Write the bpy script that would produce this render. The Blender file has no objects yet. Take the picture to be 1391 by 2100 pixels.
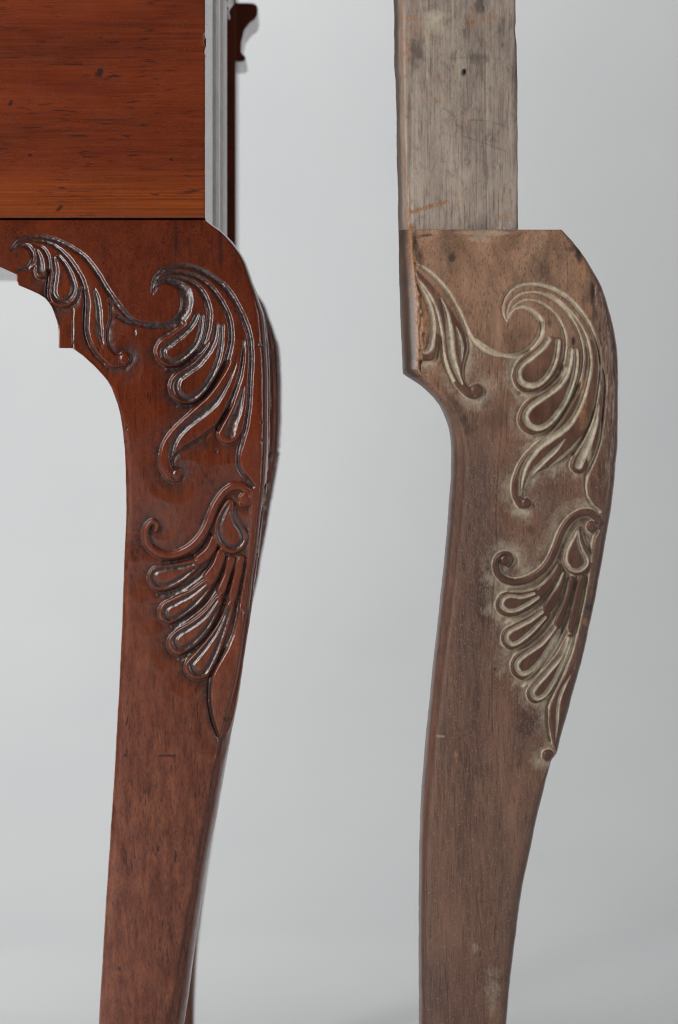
import bpy, math
import numpy as np

# ---------------------------------------------------------------- camera, light, exposure
S = 0.00025            # metres per photograph pixel on the plane Y = 0
D = 1.5                # camera distance from that plane
VX, VY = 620.0, 800.0 # the optical axis
scn = bpy.context.scene
cam_d = bpy.data.cameras.new('camera'); cam = bpy.data.objects.new('camera', cam_d)
scn.collection.objects.link(cam); scn.camera = cam
cam.location = (0, -D, 0); cam.rotation_euler = (math.pi / 2, 0, 0)
cam_d.sensor_fit = 'VERTICAL'; cam_d.sensor_height = 36; cam_d.sensor_width = 36
cam_d.lens = 36 * D / (2100 * S)
cam_d.shift_x = (695.5 - VX) / 2100; cam_d.shift_y = -(1050 - VY) / 2100
cam_d.clip_start = 0.05; cam_d.clip_end = 50
cam_d.dof.use_dof = True; cam_d.dof.focus_distance = D - 0.015; cam_d.dof.aperture_fstop = 20

scn.view_settings.view_transform = 'Standard'; scn.view_settings.look = 'None'
scn.view_settings.exposure = 0; scn.view_settings.gamma = 1
world = bpy.data.worlds.new('World'); scn.world = world; world.use_nodes = True
world.node_tree.nodes['Background'].inputs[0].default_value = (0.93, 0.96, 1, 1)
world.node_tree.nodes['Background'].inputs[1].default_value = 0.042

def softbox(name, loc, target, w, h, power, col=(1, 1, 1)):
    l = bpy.data.lights.new(name, 'AREA'); l.shape = 'RECTANGLE'; l.size = w; l.size_y = h
    l.energy = power; l.color = col
    o = bpy.data.objects.new(name, l); scn.collection.objects.link(o)
    d = np.array(target, float) - np.array(loc, float)
    o.location = loc
    from mathutils import Vector
    o.rotation_euler = Vector(d).to_track_quat('-Z', 'Y').to_euler()
    return o
softbox('softbox_left', (-1.12, -0.92, 0.55), (0, 0, 0.0), 0.28, 1.4, 26.5)
softbox('softbox_right', (1.30, -0.60, 0.15), (0.05, 0, 0), 0.30, 1.4, 6)
softbox('backdrop_lamp', (-0.85, 0.80, 1.5), (0.1, 2.5, 0.38), 1.0, 1.0, 41)
scn.cycles.use_denoising = True; scn.cycles.denoising_prefilter = 'ACCURATE'
scn.cycles.filter_width = 1.2

# ---------------------------------------------------------------- helpers
rng = np.random.default_rng(7)
def interp(pts):
    a = np.array(sorted(pts, key=lambda p: p[0]), float)
    return lambda y: np.interp(y, a[:, 0], a[:, 1])

def smooth_interp(pts):
    """monotone cubic through (y, x) points"""
    a = np.array(sorted(pts, key=lambda p: p[0]), float); X, Y = a[:, 0], a[:, 1]
    h = np.diff(X); dl = np.diff(Y) / h; m = np.zeros(len(X)); m[0] = dl[0]; m[-1] = dl[-1]
    for i in range(1, len(X) - 1):
        m[i] = 0 if dl[i-1] * dl[i] <= 0 else 2 * dl[i-1] * dl[i] / (dl[i-1] + dl[i])
    def f(q):
        q = np.clip(np.asarray(q, float), X[0], X[-1])
        i = np.clip(np.searchsorted(X, q) - 1, 0, len(h) - 1); t = (q - X[i]) / h[i]
        return (Y[i] * (1 + 2*t) * (1-t)**2 + m[i] * h[i] * t * (1-t)**2
                + Y[i+1] * t*t * (3 - 2*t) + m[i+1] * h[i] * t*t * (t-1))
    return f

def vnoise(x, y, sx, sy, seed):
    r = np.random.default_rng(seed); g = r.random((256, 256)) * 2 - 1
    u = np.asarray(x) / sx + 50; v = np.asarray(y) / sy + 50
    i = np.floor(u).astype(int); j = np.floor(v).astype(int); fu = u - i; fv = v - j
    fu = fu*fu*(3-2*fu); fv = fv*fv*(3-2*fv)
    a = g[j % 256, i % 256]; b = g[j % 256, (i+1) % 256]; c = g[(j+1) % 256, i % 256]; d = g[(j+1) % 256, (i+1) % 256]
    return (a*(1-fu)+b*fu)*(1-fv) + (c*(1-fu)+d*fu)*fv

def sstep(a, b, x):
    t = np.clip((x - a) / (b - a), 0, 1); return t*t*(3-2*t)

def spline(pts, closed=False, step=4.0):
    p = np.array(pts, float); n = len(p); out = []
    rngi = range(n) if closed else range(n - 1)
    for i in rngi:
        if closed: p0, p1, p2, p3 = p[i-1], p[i], p[(i+1) % n], p[(i+2) % n]
        else: p0, p1, p2, p3 = p[max(i-1, 0)], p[i], p[i+1], p[min(i+2, n-1)]
        k = max(2, int(np.linalg.norm(p2 - p1) / step))
        t = np.linspace(0, 1, k, endpoint=False)[:, None]
        # centripetal-ish Catmull-Rom with reduced tension
        m1 = (p2 - p0) * 0.46; m2 = (p3 - p1) * 0.46
        L = np.linalg.norm(p2 - p1)
        for m in (m1, m2):
            ln = np.linalg.norm(m)
            if ln > 1.3 * L: m *= 1.3 * L / ln
        out.append((2*t**3-3*t**2+1)*p1 + (t**3-2*t**2+t)*m1 + (-2*t**3+3*t**2)*p2 + (t**3-t**2)*m2)
    o = np.vstack(out)
    if not closed: o = np.vstack([o, p[-1]])
    return o

class Relief:
    """a height field over a rectangle of the face, built stroke by stroke (heights in pixels = 0.25 mm)"""
    def __init__(self, x0, y0, x1, y1, st=1.5):
        self.x0, self.y0, self.st = x0, y0, st
        self.xs = np.arange(x0, x1, st); self.ys = np.arange(y0, y1, st)
        sh = (len(self.ys), len(self.xs))
        self.X, self.Y = np.meshgrid(self.xs, self.ys)
        self.chan = np.zeros(sh); self.dist = np.full(sh, 1e3); self.low = np.zeros(sh)
        self.regions = []; self.lab = np.zeros(sh, int); self.add = np.zeros(sh)
        self.attr = {k: np.zeros(sh) for k in ('dust', 'raw', 'dark', 'rough', 'lobe')}
        self.names = {0: None}; self.ngroups = 0; self.dk = 0.95; self.hz = 0.0; self.wk = 1.28
        self.lobeh = np.zeros(sh); self.inlobe = np.zeros(sh, bool)
    def win(self, P, m):
        a = P.min(0) - m; b = P.max(0) + m
        i0 = max(int((a[0]-self.x0)/self.st), 0); i1 = min(int((b[0]-self.x0)/self.st)+2, len(self.xs))
        j0 = max(int((a[1]-self.y0)/self.st), 0); j1 = min(int((b[1]-self.y0)/self.st)+2, len(self.ys))
        return slice(j0, max(j1, j0)), slice(i0, max(i1, i0))
    def sdist(self, P, m, closed=False):
        """distance and parameter along polyline P inside its window"""
        sl = self.win(P, m); dd = np.full(self.X[sl].shape, 1e3); tt = np.zeros_like(dd)
        if dd.size == 0: return sl, dd, tt
        Q = np.vstack([P, P[:1]]) if closed else P
        ln = np.r_[0, np.cumsum(np.linalg.norm(np.diff(Q, axis=0), axis=1))]; tot = max(ln[-1], 1e-6)
        oj, oi = sl[0].start, sl[1].start
        for k in range(len(Q) - 1):
            s2 = self.win(Q[k:k+2], m); l2 = (slice(s2[0].start-oj, s2[0].stop-oj), slice(s2[1].start-oi, s2[1].stop-oi))
            X, Y = self.X[s2], self.Y[s2]
            if X.size == 0: continue
            d = Q[k+1] - Q[k]; q = d @ d + 1e-9
            t = np.clip(((X-Q[k][0])*d[0] + (Y-Q[k][1])*d[1]) / q, 0, 1)
            e = np.hypot(X - Q[k][0] - t*d[0], Y - Q[k][1] - t*d[1])
            v = dd[l2]; b = e < v
            v[b] = e[b]; w = tt[l2]; w[b] = ((ln[k] + t*(ln[k+1]-ln[k])) / tot)[b]
        return sl, dd, tt
    def inside(self, P, sl):
        X, Y = self.X[sl], self.Y[sl]; r = np.zeros(X.shape, bool)
        Q = np.vstack([P, P[:1]])
        for k in range(len(P)):
            (x1, y1), (x2, y2) = Q[k], Q[k+1]
            if y1 == y2: continue
            c = ((y1 > Y) != (y2 > Y)) & (X < (x2-x1)*(Y-y1)/(y2-y1) + x1)
            r ^= c
        return r
    def group(self, name):
        self.ngroups += 1; self.names[self.ngroups * 100] = (name, None); self.cur = self.ngroups * 100; self.nsub = 0
    def channel(self, pts, w, depth=5.0, dust=1.0, label=True, closed=False, power=1.0):
        P = spline(pts, closed); w = np.atleast_1d(np.array(w, float)) / WS[0] * self.wk
        sl, d, t = self.sdist(P, max(w.max()/2 + 16, 10), closed)
        ww = np.interp(t, np.linspace(0, 1, len(w)), w) / 2
        ww = ww * (1 + 0.10 * vnoise(self.X[sl], self.Y[sl], 14, 14, 91))
        u = d / np.maximum(ww, 0.6)
        prof = np.clip(1 - u**2, 0, 1) ** power
        dep = depth * np.minimum(1, ww / 3.5)
        self.chan[sl] = np.maximum(self.chan[sl], prof * dep * self.dk)
        self.attr['dust'][sl] = np.maximum(self.attr['dust'][sl], dust * np.clip(1.25 - u**3 * 0.95, 0, 1))
        if label:
            self.lab[sl] = np.where((u < 1) & (self.lab[sl] < 100), self.cur, self.lab[sl])
    def lobe(self, pts, name, top=0.3, r=3.2, dome=1.6):
        P = spline(pts, True); sl, d, t = self.sdist(P, 60, True); ins = self.inside(P, sl)
        self.nsub += 1; idn = self.cur + self.nsub; self.names[idn] = (self.names[self.cur][0], name)
        k = np.sqrt(np.clip(1 - (1 - np.clip(d / r, 0, 1))**2, 0, 1))
        if dome:
            big = d[ins].max() if ins.any() else 1
            k2 = dome * np.sqrt(np.clip(1 - (1 - np.clip(d / big, 0, 1))**2, 0, 1))
        else: k2 = 0
        hl = np.where(ins, k, 0); 
        cur = self.lobeh[sl]; self.lobeh[sl] = np.where(ins, np.maximum(cur, hl), cur)
        self.add[sl] = np.where(ins, top * k + k2, self.add[sl])
        self.inlobe[sl] |= ins
        self.dist[sl] = np.where(ins, 0, np.minimum(self.dist[sl], d))
        self.lab[sl] = np.where(ins, idn, self.lab[sl])
    def rib(self, pts, w, name, h=3.0):
        """a rounded raised roll along a path"""
        P = spline(pts); w = np.atleast_1d(np.array(w, float)) / WS[0]; sl, d, t = self.sdist(P, w.max()/2 + 50)
        ww = np.interp(t, np.linspace(0, 1, len(w)), w) / 2; u = d / ww
        self.nsub += 1; idn = self.cur + self.nsub; self.names[idn] = (self.names[self.cur][0], name)
        ins = u < 1; k = np.sqrt(np.clip(1 - u**2, 0, 1))
        self.lobeh[sl] = np.where(ins, np.maximum(self.lobeh[sl], np.clip(k * 1.5, 0, 1)), self.lobeh[sl])
        self.add[sl] = np.where(ins, h * k, self.add[sl]); self.inlobe[sl] |= ins
        self.dist[sl] = np.where(ins, 0, np.minimum(self.dist[sl], d - ww))
        self.lab[sl] = np.where(ins, idn, self.lab[sl])
    def boss(self, c, r, h=4.0, name=None):
        d = np.hypot(self.X - c[0], self.Y - c[1]); ins = d < r
        k = np.sqrt(np.clip(1 - (d/r)**2, 0, 1))
        idn = 0
        if name:
            self.nsub += 1; idn = self.cur + self.nsub; self.names[idn] = (self.names[self.cur][0], name)
            self.lab = np.where(ins, idn, self.lab)
        self.lobeh = np.where(ins, np.clip(k*1.6, 0, 1), self.lobeh); self.add = np.where(ins, h*k, self.add)
        self.chan = np.where(ins, 0, self.chan); self.inlobe |= ins
        self.dist = np.where(ins, 0, np.minimum(self.dist, np.maximum(d - r, 0)))
        self.attr['dust'] = np.where(ins, self.attr['dust'] * 0.1, self.attr['dust'])
    def sink(self, poly, depth, fall):
        P = np.array(poly, float); sl = self.win(P, 10); ins = self.inside(P, sl)
        sl, d, t = self.sdist(P, 10, True); edge = np.where(ins, np.clip(0.35 + d / 6, 0, 1), 0)
        self.sinkm = np.zeros_like(self.low); self.sinkm[sl] = edge
        self.low = self.sinkm * depth * (0.30 * np.exp(-self.dist / (fall*3)) + 0.70 * np.exp(-self.dist / fall))
        self.low = self.low * (1 - sstep(25, 48, self.dist))
        self.low = np.where(self.inlobe, self.sinkm * depth, self.low)
    def finish(self, dustfall=11, halo=1.0):
        nz = 0.35 * vnoise(self.X, self.Y, 26, 60, 3) + 0.16 * vnoise(self.X, self.Y, 7, 11, 4)
        H = -self.low * (1 - self.lobeh) + self.add - self.chan + nz
        H = H - np.clip(self.chan / 4, 0, 1) * (0.55 * vnoise(self.X, self.Y, 3.1, 3.1, 5) + 0.5 * vnoise(self.X, self.Y, 6, 6, 6)) - self.sinkm * np.exp(-self.dist/12) * (~self.inlobe) * (0.7 * vnoise(self.X, self.Y, 4, 4, 8) + 0.8 * vnoise(self.X, self.Y, 11, 11, 9))
        for _ in range(1):   # edges worn by handling
            H[1:-1] = (H[:-2] + 2*H[1:-1] + H[2:]) / 4; H[:, 1:-1] = (H[:, :-2] + 2*H[:, 1:-1] + H[:, 2:]) / 4
        self.H = H
        out = self.sinkm * np.where(self.inlobe, 0, np.exp(-(self.dist / (dustfall * np.clip(0.8 + 0.75 * vnoise(self.X, self.Y, 30, 22, 14) + 0.35 * vnoise(self.X, self.Y, 8, 8, 15), 0.25, 2)))**1.1)) * halo * (1 - sstep(30, 48, self.dist)) * np.clip(0.82 + 0.4 * vnoise(self.X, self.Y, 18, 26, 16), 0, 1)
        haze = self.sinkm * (~self.inlobe) * np.exp(-self.dist / 34) * np.clip(0.34 + 0.4 * vnoise(self.X, self.Y, 40, 34, 18), 0, 0.6) * (1 - sstep(60, 110, self.dist)) * self.hz
        self.attr['dust'] *= np.clip(0.90 + 0.22 * vnoise(self.X, self.Y, 16, 16, 19) + 0.12 * vnoise(self.X, self.Y, 4, 4, 20), 0, 1)
        self.attr['dust'] = np.maximum(np.maximum(self.attr['dust'], out), haze)
        self.attr['dust'] = np.clip(self.attr['dust'], 0, 1)
        self.attr['lobe'] = self.lobeh * 1.0
    def blob(self, key, x, y, rx, ry, a=1.0, soft=0.5):
        q = np.hypot((self.X-x)/rx, (self.Y-y)/ry) + 0.35 * vnoise(self.X, self.Y, rx*0.6+2, ry*0.6+2, int(x+y) % 997)
        self.attr[key] = np.maximum(self.attr[key], a * (1 - sstep(1-soft, 1+soft, q)))
    def pit(self, x, y, rx, ry, depth, rot=0.0):
        c, s = math.cos(rot), math.sin(rot); dx, dy = self.X-x, self.Y-y
        q = np.hypot((dx*c+dy*s)/rx, (-dx*s+dy*c)/ry) + 0.3 * vnoise(self.X, self.Y, 4, 4, int(x*3+y) % 991)
        k = np.clip(1 - q**2, 0, 1); self.H -= depth * k
        self.attr['dark'] = np.maximum(self.attr['dark'], np.clip(k*1.6, 0, 1))
    def sample(self, A, x, y):
        u = np.clip((x-self.x0)/self.st, 0, len(self.xs)-1.001); v = np.clip((y-self.y0)/self.st, 0, len(self.ys)-1.001)
        i = u.astype(int); j = v.astype(int); fu, fv = u-i, v-j
        return (A[j, i]*(1-fu)+A[j, i+1]*fu)*(1-fv) + (A[j+1, i]*(1-fu)+A[j+1, i+1]*fu)*fv
    def label(self, x, y):
        i = np.clip(((x-self.x0)/self.st+0.5).astype(int), 0, len(self.xs)-1); j = np.clip(((y-self.y0)/self.st+0.5).astype(int), 0, len(self.ys)-1)
        return self.lab[j, i]

WS = [1.0]
def crop(ox, oy, s):
    WS[0] = s   # stroke widths below are given in the same enlarged units
    return lambda *pts: [(ox + a / s, oy + b / s) for a, b in pts]

# ---------------------------------------------------------------- scene graph helpers
def link(o): scn.collection.objects.link(o); return o
def thing(name, loc, label, cat):
    o = link(bpy.data.objects.new(name, None)); o.location = loc; o.empty_display_size = 0.05
    o['label'] = label; o['category'] = cat
    return o
def child(o, parent):
    """parent o without moving it; its own coordinates stay the world's"""
    o.parent = parent
    p = parent; off = np.zeros(3)
    while p is not None: off += np.array(p.location); p = p.parent
    o.location = -off if np.abs(off).max() > 1e-9 else (0, 0, 0)
    return o

def mesh_from(name, V, F, N, attrs, mat, parent):
    used, inv = np.unique(F.ravel(), return_inverse=True); f = inv.reshape(F.shape)
    polys = []
    for q in f.tolist():
        s = []
        for k in q:
            if k not in s: s.append(k)
        if len(s) > 2: polys.append(s)
    me = bpy.data.meshes.new(name); me.from_pydata(V[used].tolist(), [], polys)
    for k, a in attrs.items():
        at = me.attributes.new('a_' + k, 'FLOAT', 'POINT'); at.data.foreach_set('value', a[used].astype(np.float32))
    me.polygons.foreach_set('use_smooth', [True] * len(me.polygons))
    if N is not None: me.normals_split_custom_set_from_vertices(N[used].tolist())
    me.materials.append(mat); me.update()
    o = link(bpy.data.objects.new(name, me))
    if parent is not None: child(o, parent)
    return o

def grid_parts(V, rows, cols, facelab, attrs, body, mat, parent, names, lab_parent=None, bodylabs=None):
    """weld a rows x cols vertex grid, split its faces by label into a body and carved parts and sub-parts"""
    idx = np.arange(rows*cols).reshape(rows, cols)
    F = np.stack([idx[:-1, :-1], idx[1:, :-1], idx[1:, 1:], idx[:-1, 1:]], -1).reshape(-1, 4)
    lab = facelab.reshape(-1)
    key = np.round(V * 4e5).astype(np.int64)
    _, first, inv = np.unique(key, axis=0, return_index=True, return_inverse=True)
    inv = inv.reshape(-1); F = first[inv][F]
    a, b, c, d = (V[F[:, k]] for k in range(4))
    n = np.cross(c - a, d - b); ar = np.linalg.norm(n, axis=1); ok = ar > 1e-12
    F, lab, n = F[ok], lab[ok], n[ok]
    N = np.zeros_like(V)
    for k in range(4): np.add.at(N, F[:, k], n)
    N /= np.maximum(np.linalg.norm(N, axis=1), 1e-20)[:, None]
    out = {}
    nm = body if isinstance(body, dict) else {0: body}
    for l, bn in nm.items():
        m = lab == l
        if m.any(): out[l] = mesh_from(bn, V, F[m], N, attrs, mat, parent)
    ids = [i for i in names if i >= 100]
    for g in sorted(i for i in ids if i % 100 == 0):
        m = lab == g
        if not m.any(): continue
        go = mesh_from(names[g][0], V, F[m], N, attrs, mat, parent)
        out[g] = go
        for i in sorted(i for i in ids if i // 100 == g // 100 and i % 100):
            m = lab == i
            if m.any(): out[i] = mesh_from(names[i][1], V, F[m], N, attrs, mat, go)
    return out

def unproject(px, py, y):
    k = S * (1 + y / D)
    return np.stack([(px - VX) * k, y, (VY - py) * k], -1)

# ---------------------------------------------------------------- materials
class NT:
    def __init__(self, name):
        self.m = bpy.data.materials.new(name); self.m.use_nodes = True
        self.t = self.m.node_tree; self.b = self.t.nodes['Principled BSDF']; self._co = None
    def node(self, ty, **kw):
        n = self.t.nodes.new(ty)
        for k, v in kw.items(): setattr(n, k, v)
        return n
    def lk(self, a, b): self.t.links.new(a, b)
    def setin(self, s, v):
        if hasattr(v, 'is_output') or isinstance(v, bpy.types.NodeSocket): self.lk(v, s)
        else: s.default_value = v
    def co(self):
        if self._co is None: self._co = self.node('ShaderNodeTexCoord').outputs['Object']
        return self._co
    def noise(self, sc, detail=4, rough=0.55, dist=0.0, off=(0, 0, 0)):
        mp = self.node('ShaderNodeMapping'); mp.inputs['Scale'].default_value = sc; mp.inputs['Location'].default_value = off
        self.lk(self.co(), mp.inputs['Vector'])
        n = self.node('ShaderNodeTexNoise'); n.inputs['Scale'].default_value = 1; n.inputs['Detail'].default_value = detail
        n.inputs['Roughness'].default_value = rough; n.inputs['Distortion'].default_value = dist
        self.lk(mp.outputs[0], n.inputs['Vector']); return n.outputs['Fac']
    def ramp(self, f, stops):
        r = self.node('ShaderNodeValToRGB'); e = r.color_ramp.elements
        while len(e) < len(stops): e.new(0.5)
        for q, (p, c) in zip(e, stops):
            q.position = p; q.color = (c, c, c, 1) if isinstance(c, (int, float)) else (*c, 1)
        self.lk(f, r.inputs[0]); return r.outputs[0]
    def mix(self, f, a, b, mode='MIX'):
        n = self.node('ShaderNodeMix', data_type='RGBA', blend_type=mode)
        self.setin(n.inputs[0], f); self.setin(n.inputs[6], a); self.setin(n.inputs[7], b); return n.outputs[2]
    def math(self, op, a, b=0.0, c=0.0, clamp=False):
        n = self.node('ShaderNodeMath', operation=op, use_clamp=clamp)
        for s, v in zip(n.inputs, (a, b, c)): self.setin(s, v)
        return n.outputs[0]
    def attr(self, name): return self.node('ShaderNodeAttribute', attribute_name='a_' + name).outputs['Fac']
    def bump(self, h, strength, dist=0.001, prev=None):
        n = self.node('ShaderNodeBump'); n.inputs['Strength'].default_value = strength; n.inputs['Distance'].default_value = dist
        self.lk(h, n.inputs['Height'])
        if prev is not None: self.lk(prev, n.inputs['Normal'])
        return n.outputs[0]
def C(r, g, b): return (r, g, b, 1)

def mahogany(name, vertical=True, band=False):
    m = NT(name)
    st = (lambda a, b: (a, a, b)) if vertical else (lambda a, b: (b, a, a))
    big = m.noise(st(22, 5), 5, 0.6, 0.6)
    col = m.ramp(big, [(0.30, (0.075, 0.011, 0.0040)), (0.5, (0.125, 0.0185, 0.0055)), (0.70, (0.185, 0.032, 0.0075))])
    streak = m.noise(st(420, 14), 4, 0.6, 0.3)
    col = m.mix(m.ramp(streak, [(0.35, 0.0), (0.75, 0.5)]), col, C(0.24, 0.046, 0.009))
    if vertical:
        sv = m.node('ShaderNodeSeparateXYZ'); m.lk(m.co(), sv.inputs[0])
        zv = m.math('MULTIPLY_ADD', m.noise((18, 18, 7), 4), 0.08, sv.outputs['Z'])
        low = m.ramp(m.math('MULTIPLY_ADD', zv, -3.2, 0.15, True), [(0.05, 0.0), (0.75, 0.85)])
        col = m.mix(low, col, m.ramp(m.noise((260, 260, 60), 4, 0.65), [(0.3, (0.10, 0.024, 0.012)), (0.5, (0.185, 0.056, 0.028)), (0.7, (0.27, 0.092, 0.045))]))  # browner speckled figure low on the shaft, its sheen painted in as lighter colour
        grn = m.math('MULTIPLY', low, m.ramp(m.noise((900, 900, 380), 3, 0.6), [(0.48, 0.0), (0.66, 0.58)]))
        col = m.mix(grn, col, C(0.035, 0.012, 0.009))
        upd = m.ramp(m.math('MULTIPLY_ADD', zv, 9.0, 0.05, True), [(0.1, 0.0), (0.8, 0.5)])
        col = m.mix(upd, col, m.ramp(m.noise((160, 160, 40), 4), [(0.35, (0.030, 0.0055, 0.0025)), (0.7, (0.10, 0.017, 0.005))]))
    if band:
        sp = m.node('ShaderNodeSeparateXYZ'); m.lk(m.co(), sp.inputs[0])
        wob = m.math('MULTIPLY_ADD', m.noise((5, 5, 130), 4), 0.022, sp.outputs['Z'])
        bm = m.ramp(m.math('MULTIPLY_ADD', wob, 10.0, -0.48, True), [(0.44, 0.35), (0.53, 0.9), (0.62, 0.75), (0.80, 0.0)])
        col = m.mix(bm, col, m.ramp(m.noise((6, 60, 900), 3), [(0.30, (0.11, 0.020, 0.006)), (0.5, (0.22, 0.045, 0.008)), (0.70, (0.32, 0.072, 0.010))]))
    fl = m.noise(st(900, 160) if vertical else (95, 800, 800), 2, 0.5, 0.2)
    cl = m.noise(st(60, 30), 3, 0.6)
    fleck = m.math('MULTIPLY', m.ramp(fl, [(0.56, 0.0), (0.66, 1.0)]), m.ramp(cl, [(0.42, 0.0), (0.62, 0.75)]))
    col = m.mix(fleck, col, C(0.022, 0.007, 0.006))
    if not vertical:
        sp2 = m.noise((26, 100, 190), 4, 0.6, 0.5, off=(3, 1, 2))
        col = m.mix(m.ramp(sp2, [(0.66, 0.0), (0.82, 0.55)]), col, C(0.022, 0.008, 0.008))
    pores = m.noise((2200, 2200, 1100), 1, 0.5)
    col = m.mix(m.ramp(pores, [(0.62, 0.0), (0.75, 0.30)]), col, C(0.30, 0.11, 0.055))
    lng = m.noise(st(1300, 28), 3, 0.6, 0.4, (2, 6, 4)); lngm = m.noise(st(50, 9), 3, 0.6, 0, (9, 1, 4))
    col = m.mix(m.math('MULTIPLY', m.ramp(lng, [(0.55, 0.0), (0.70, 0.8)]), m.ramp(lngm, [(0.40, 0.1), (0.62, 0.9)])), col, C(0.030, 0.009, 0.006))
    wax = m.attr('dust'); wn = m.noise((700, 700, 700), 3, 0.6)
    wk = m.math('MULTIPLY', wax, m.ramp(wn, [(0.30, 0.55), (0.6, 1.0)]))
    col = m.mix(m.math('MULTIPLY', wk, 1.0), col, m.ramp(wn, [(0.50, (0.007, 0.004, 0.004)), (0.80, (0.060, 0.052, 0.050))]))
    col = m.mix(m.attr('dark'), col, C(0.012, 0.009, 0.011))
    col = m.mix(m.attr('raw'), col, m.ramp(wn, [(0.3, (0.28, 0.10, 0.035)), (0.7, (0.5, 0.22, 0.10))]))
    m.lk(col, m.b.inputs['Base Color'])
    m.lk(m.math('MULTIPLY_ADD', wk, 0.08, m.ramp(m.noise((90, 90, 90), 4), [(0.3, 0.27), (0.7, 0.42)])), m.b.inputs['Roughness'])
    m.lk(m.math('MULTIPLY_ADD', wk, -0.6, 0.8), m.b.inputs['Coat Weight']); m.b.inputs['Coat Roughness'].default_value = 0.15; m.lk(m.math('MULTIPLY_ADD', wk, 0.6, 0.20), m.b.inputs['Specular IOR Level'])
    bp = m.bump(m.noise((260, 260, 120), 4, 0.6), 0.14, 0.0006)
    bp = m.bump(m.noise(st(1500, 350), 2), 0.18, 0.0003, bp)
    m.lk(bp, m.b.inputs['Normal']); m.lk(bp, m.b.inputs['Coat Normal'])
    return m.m

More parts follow.
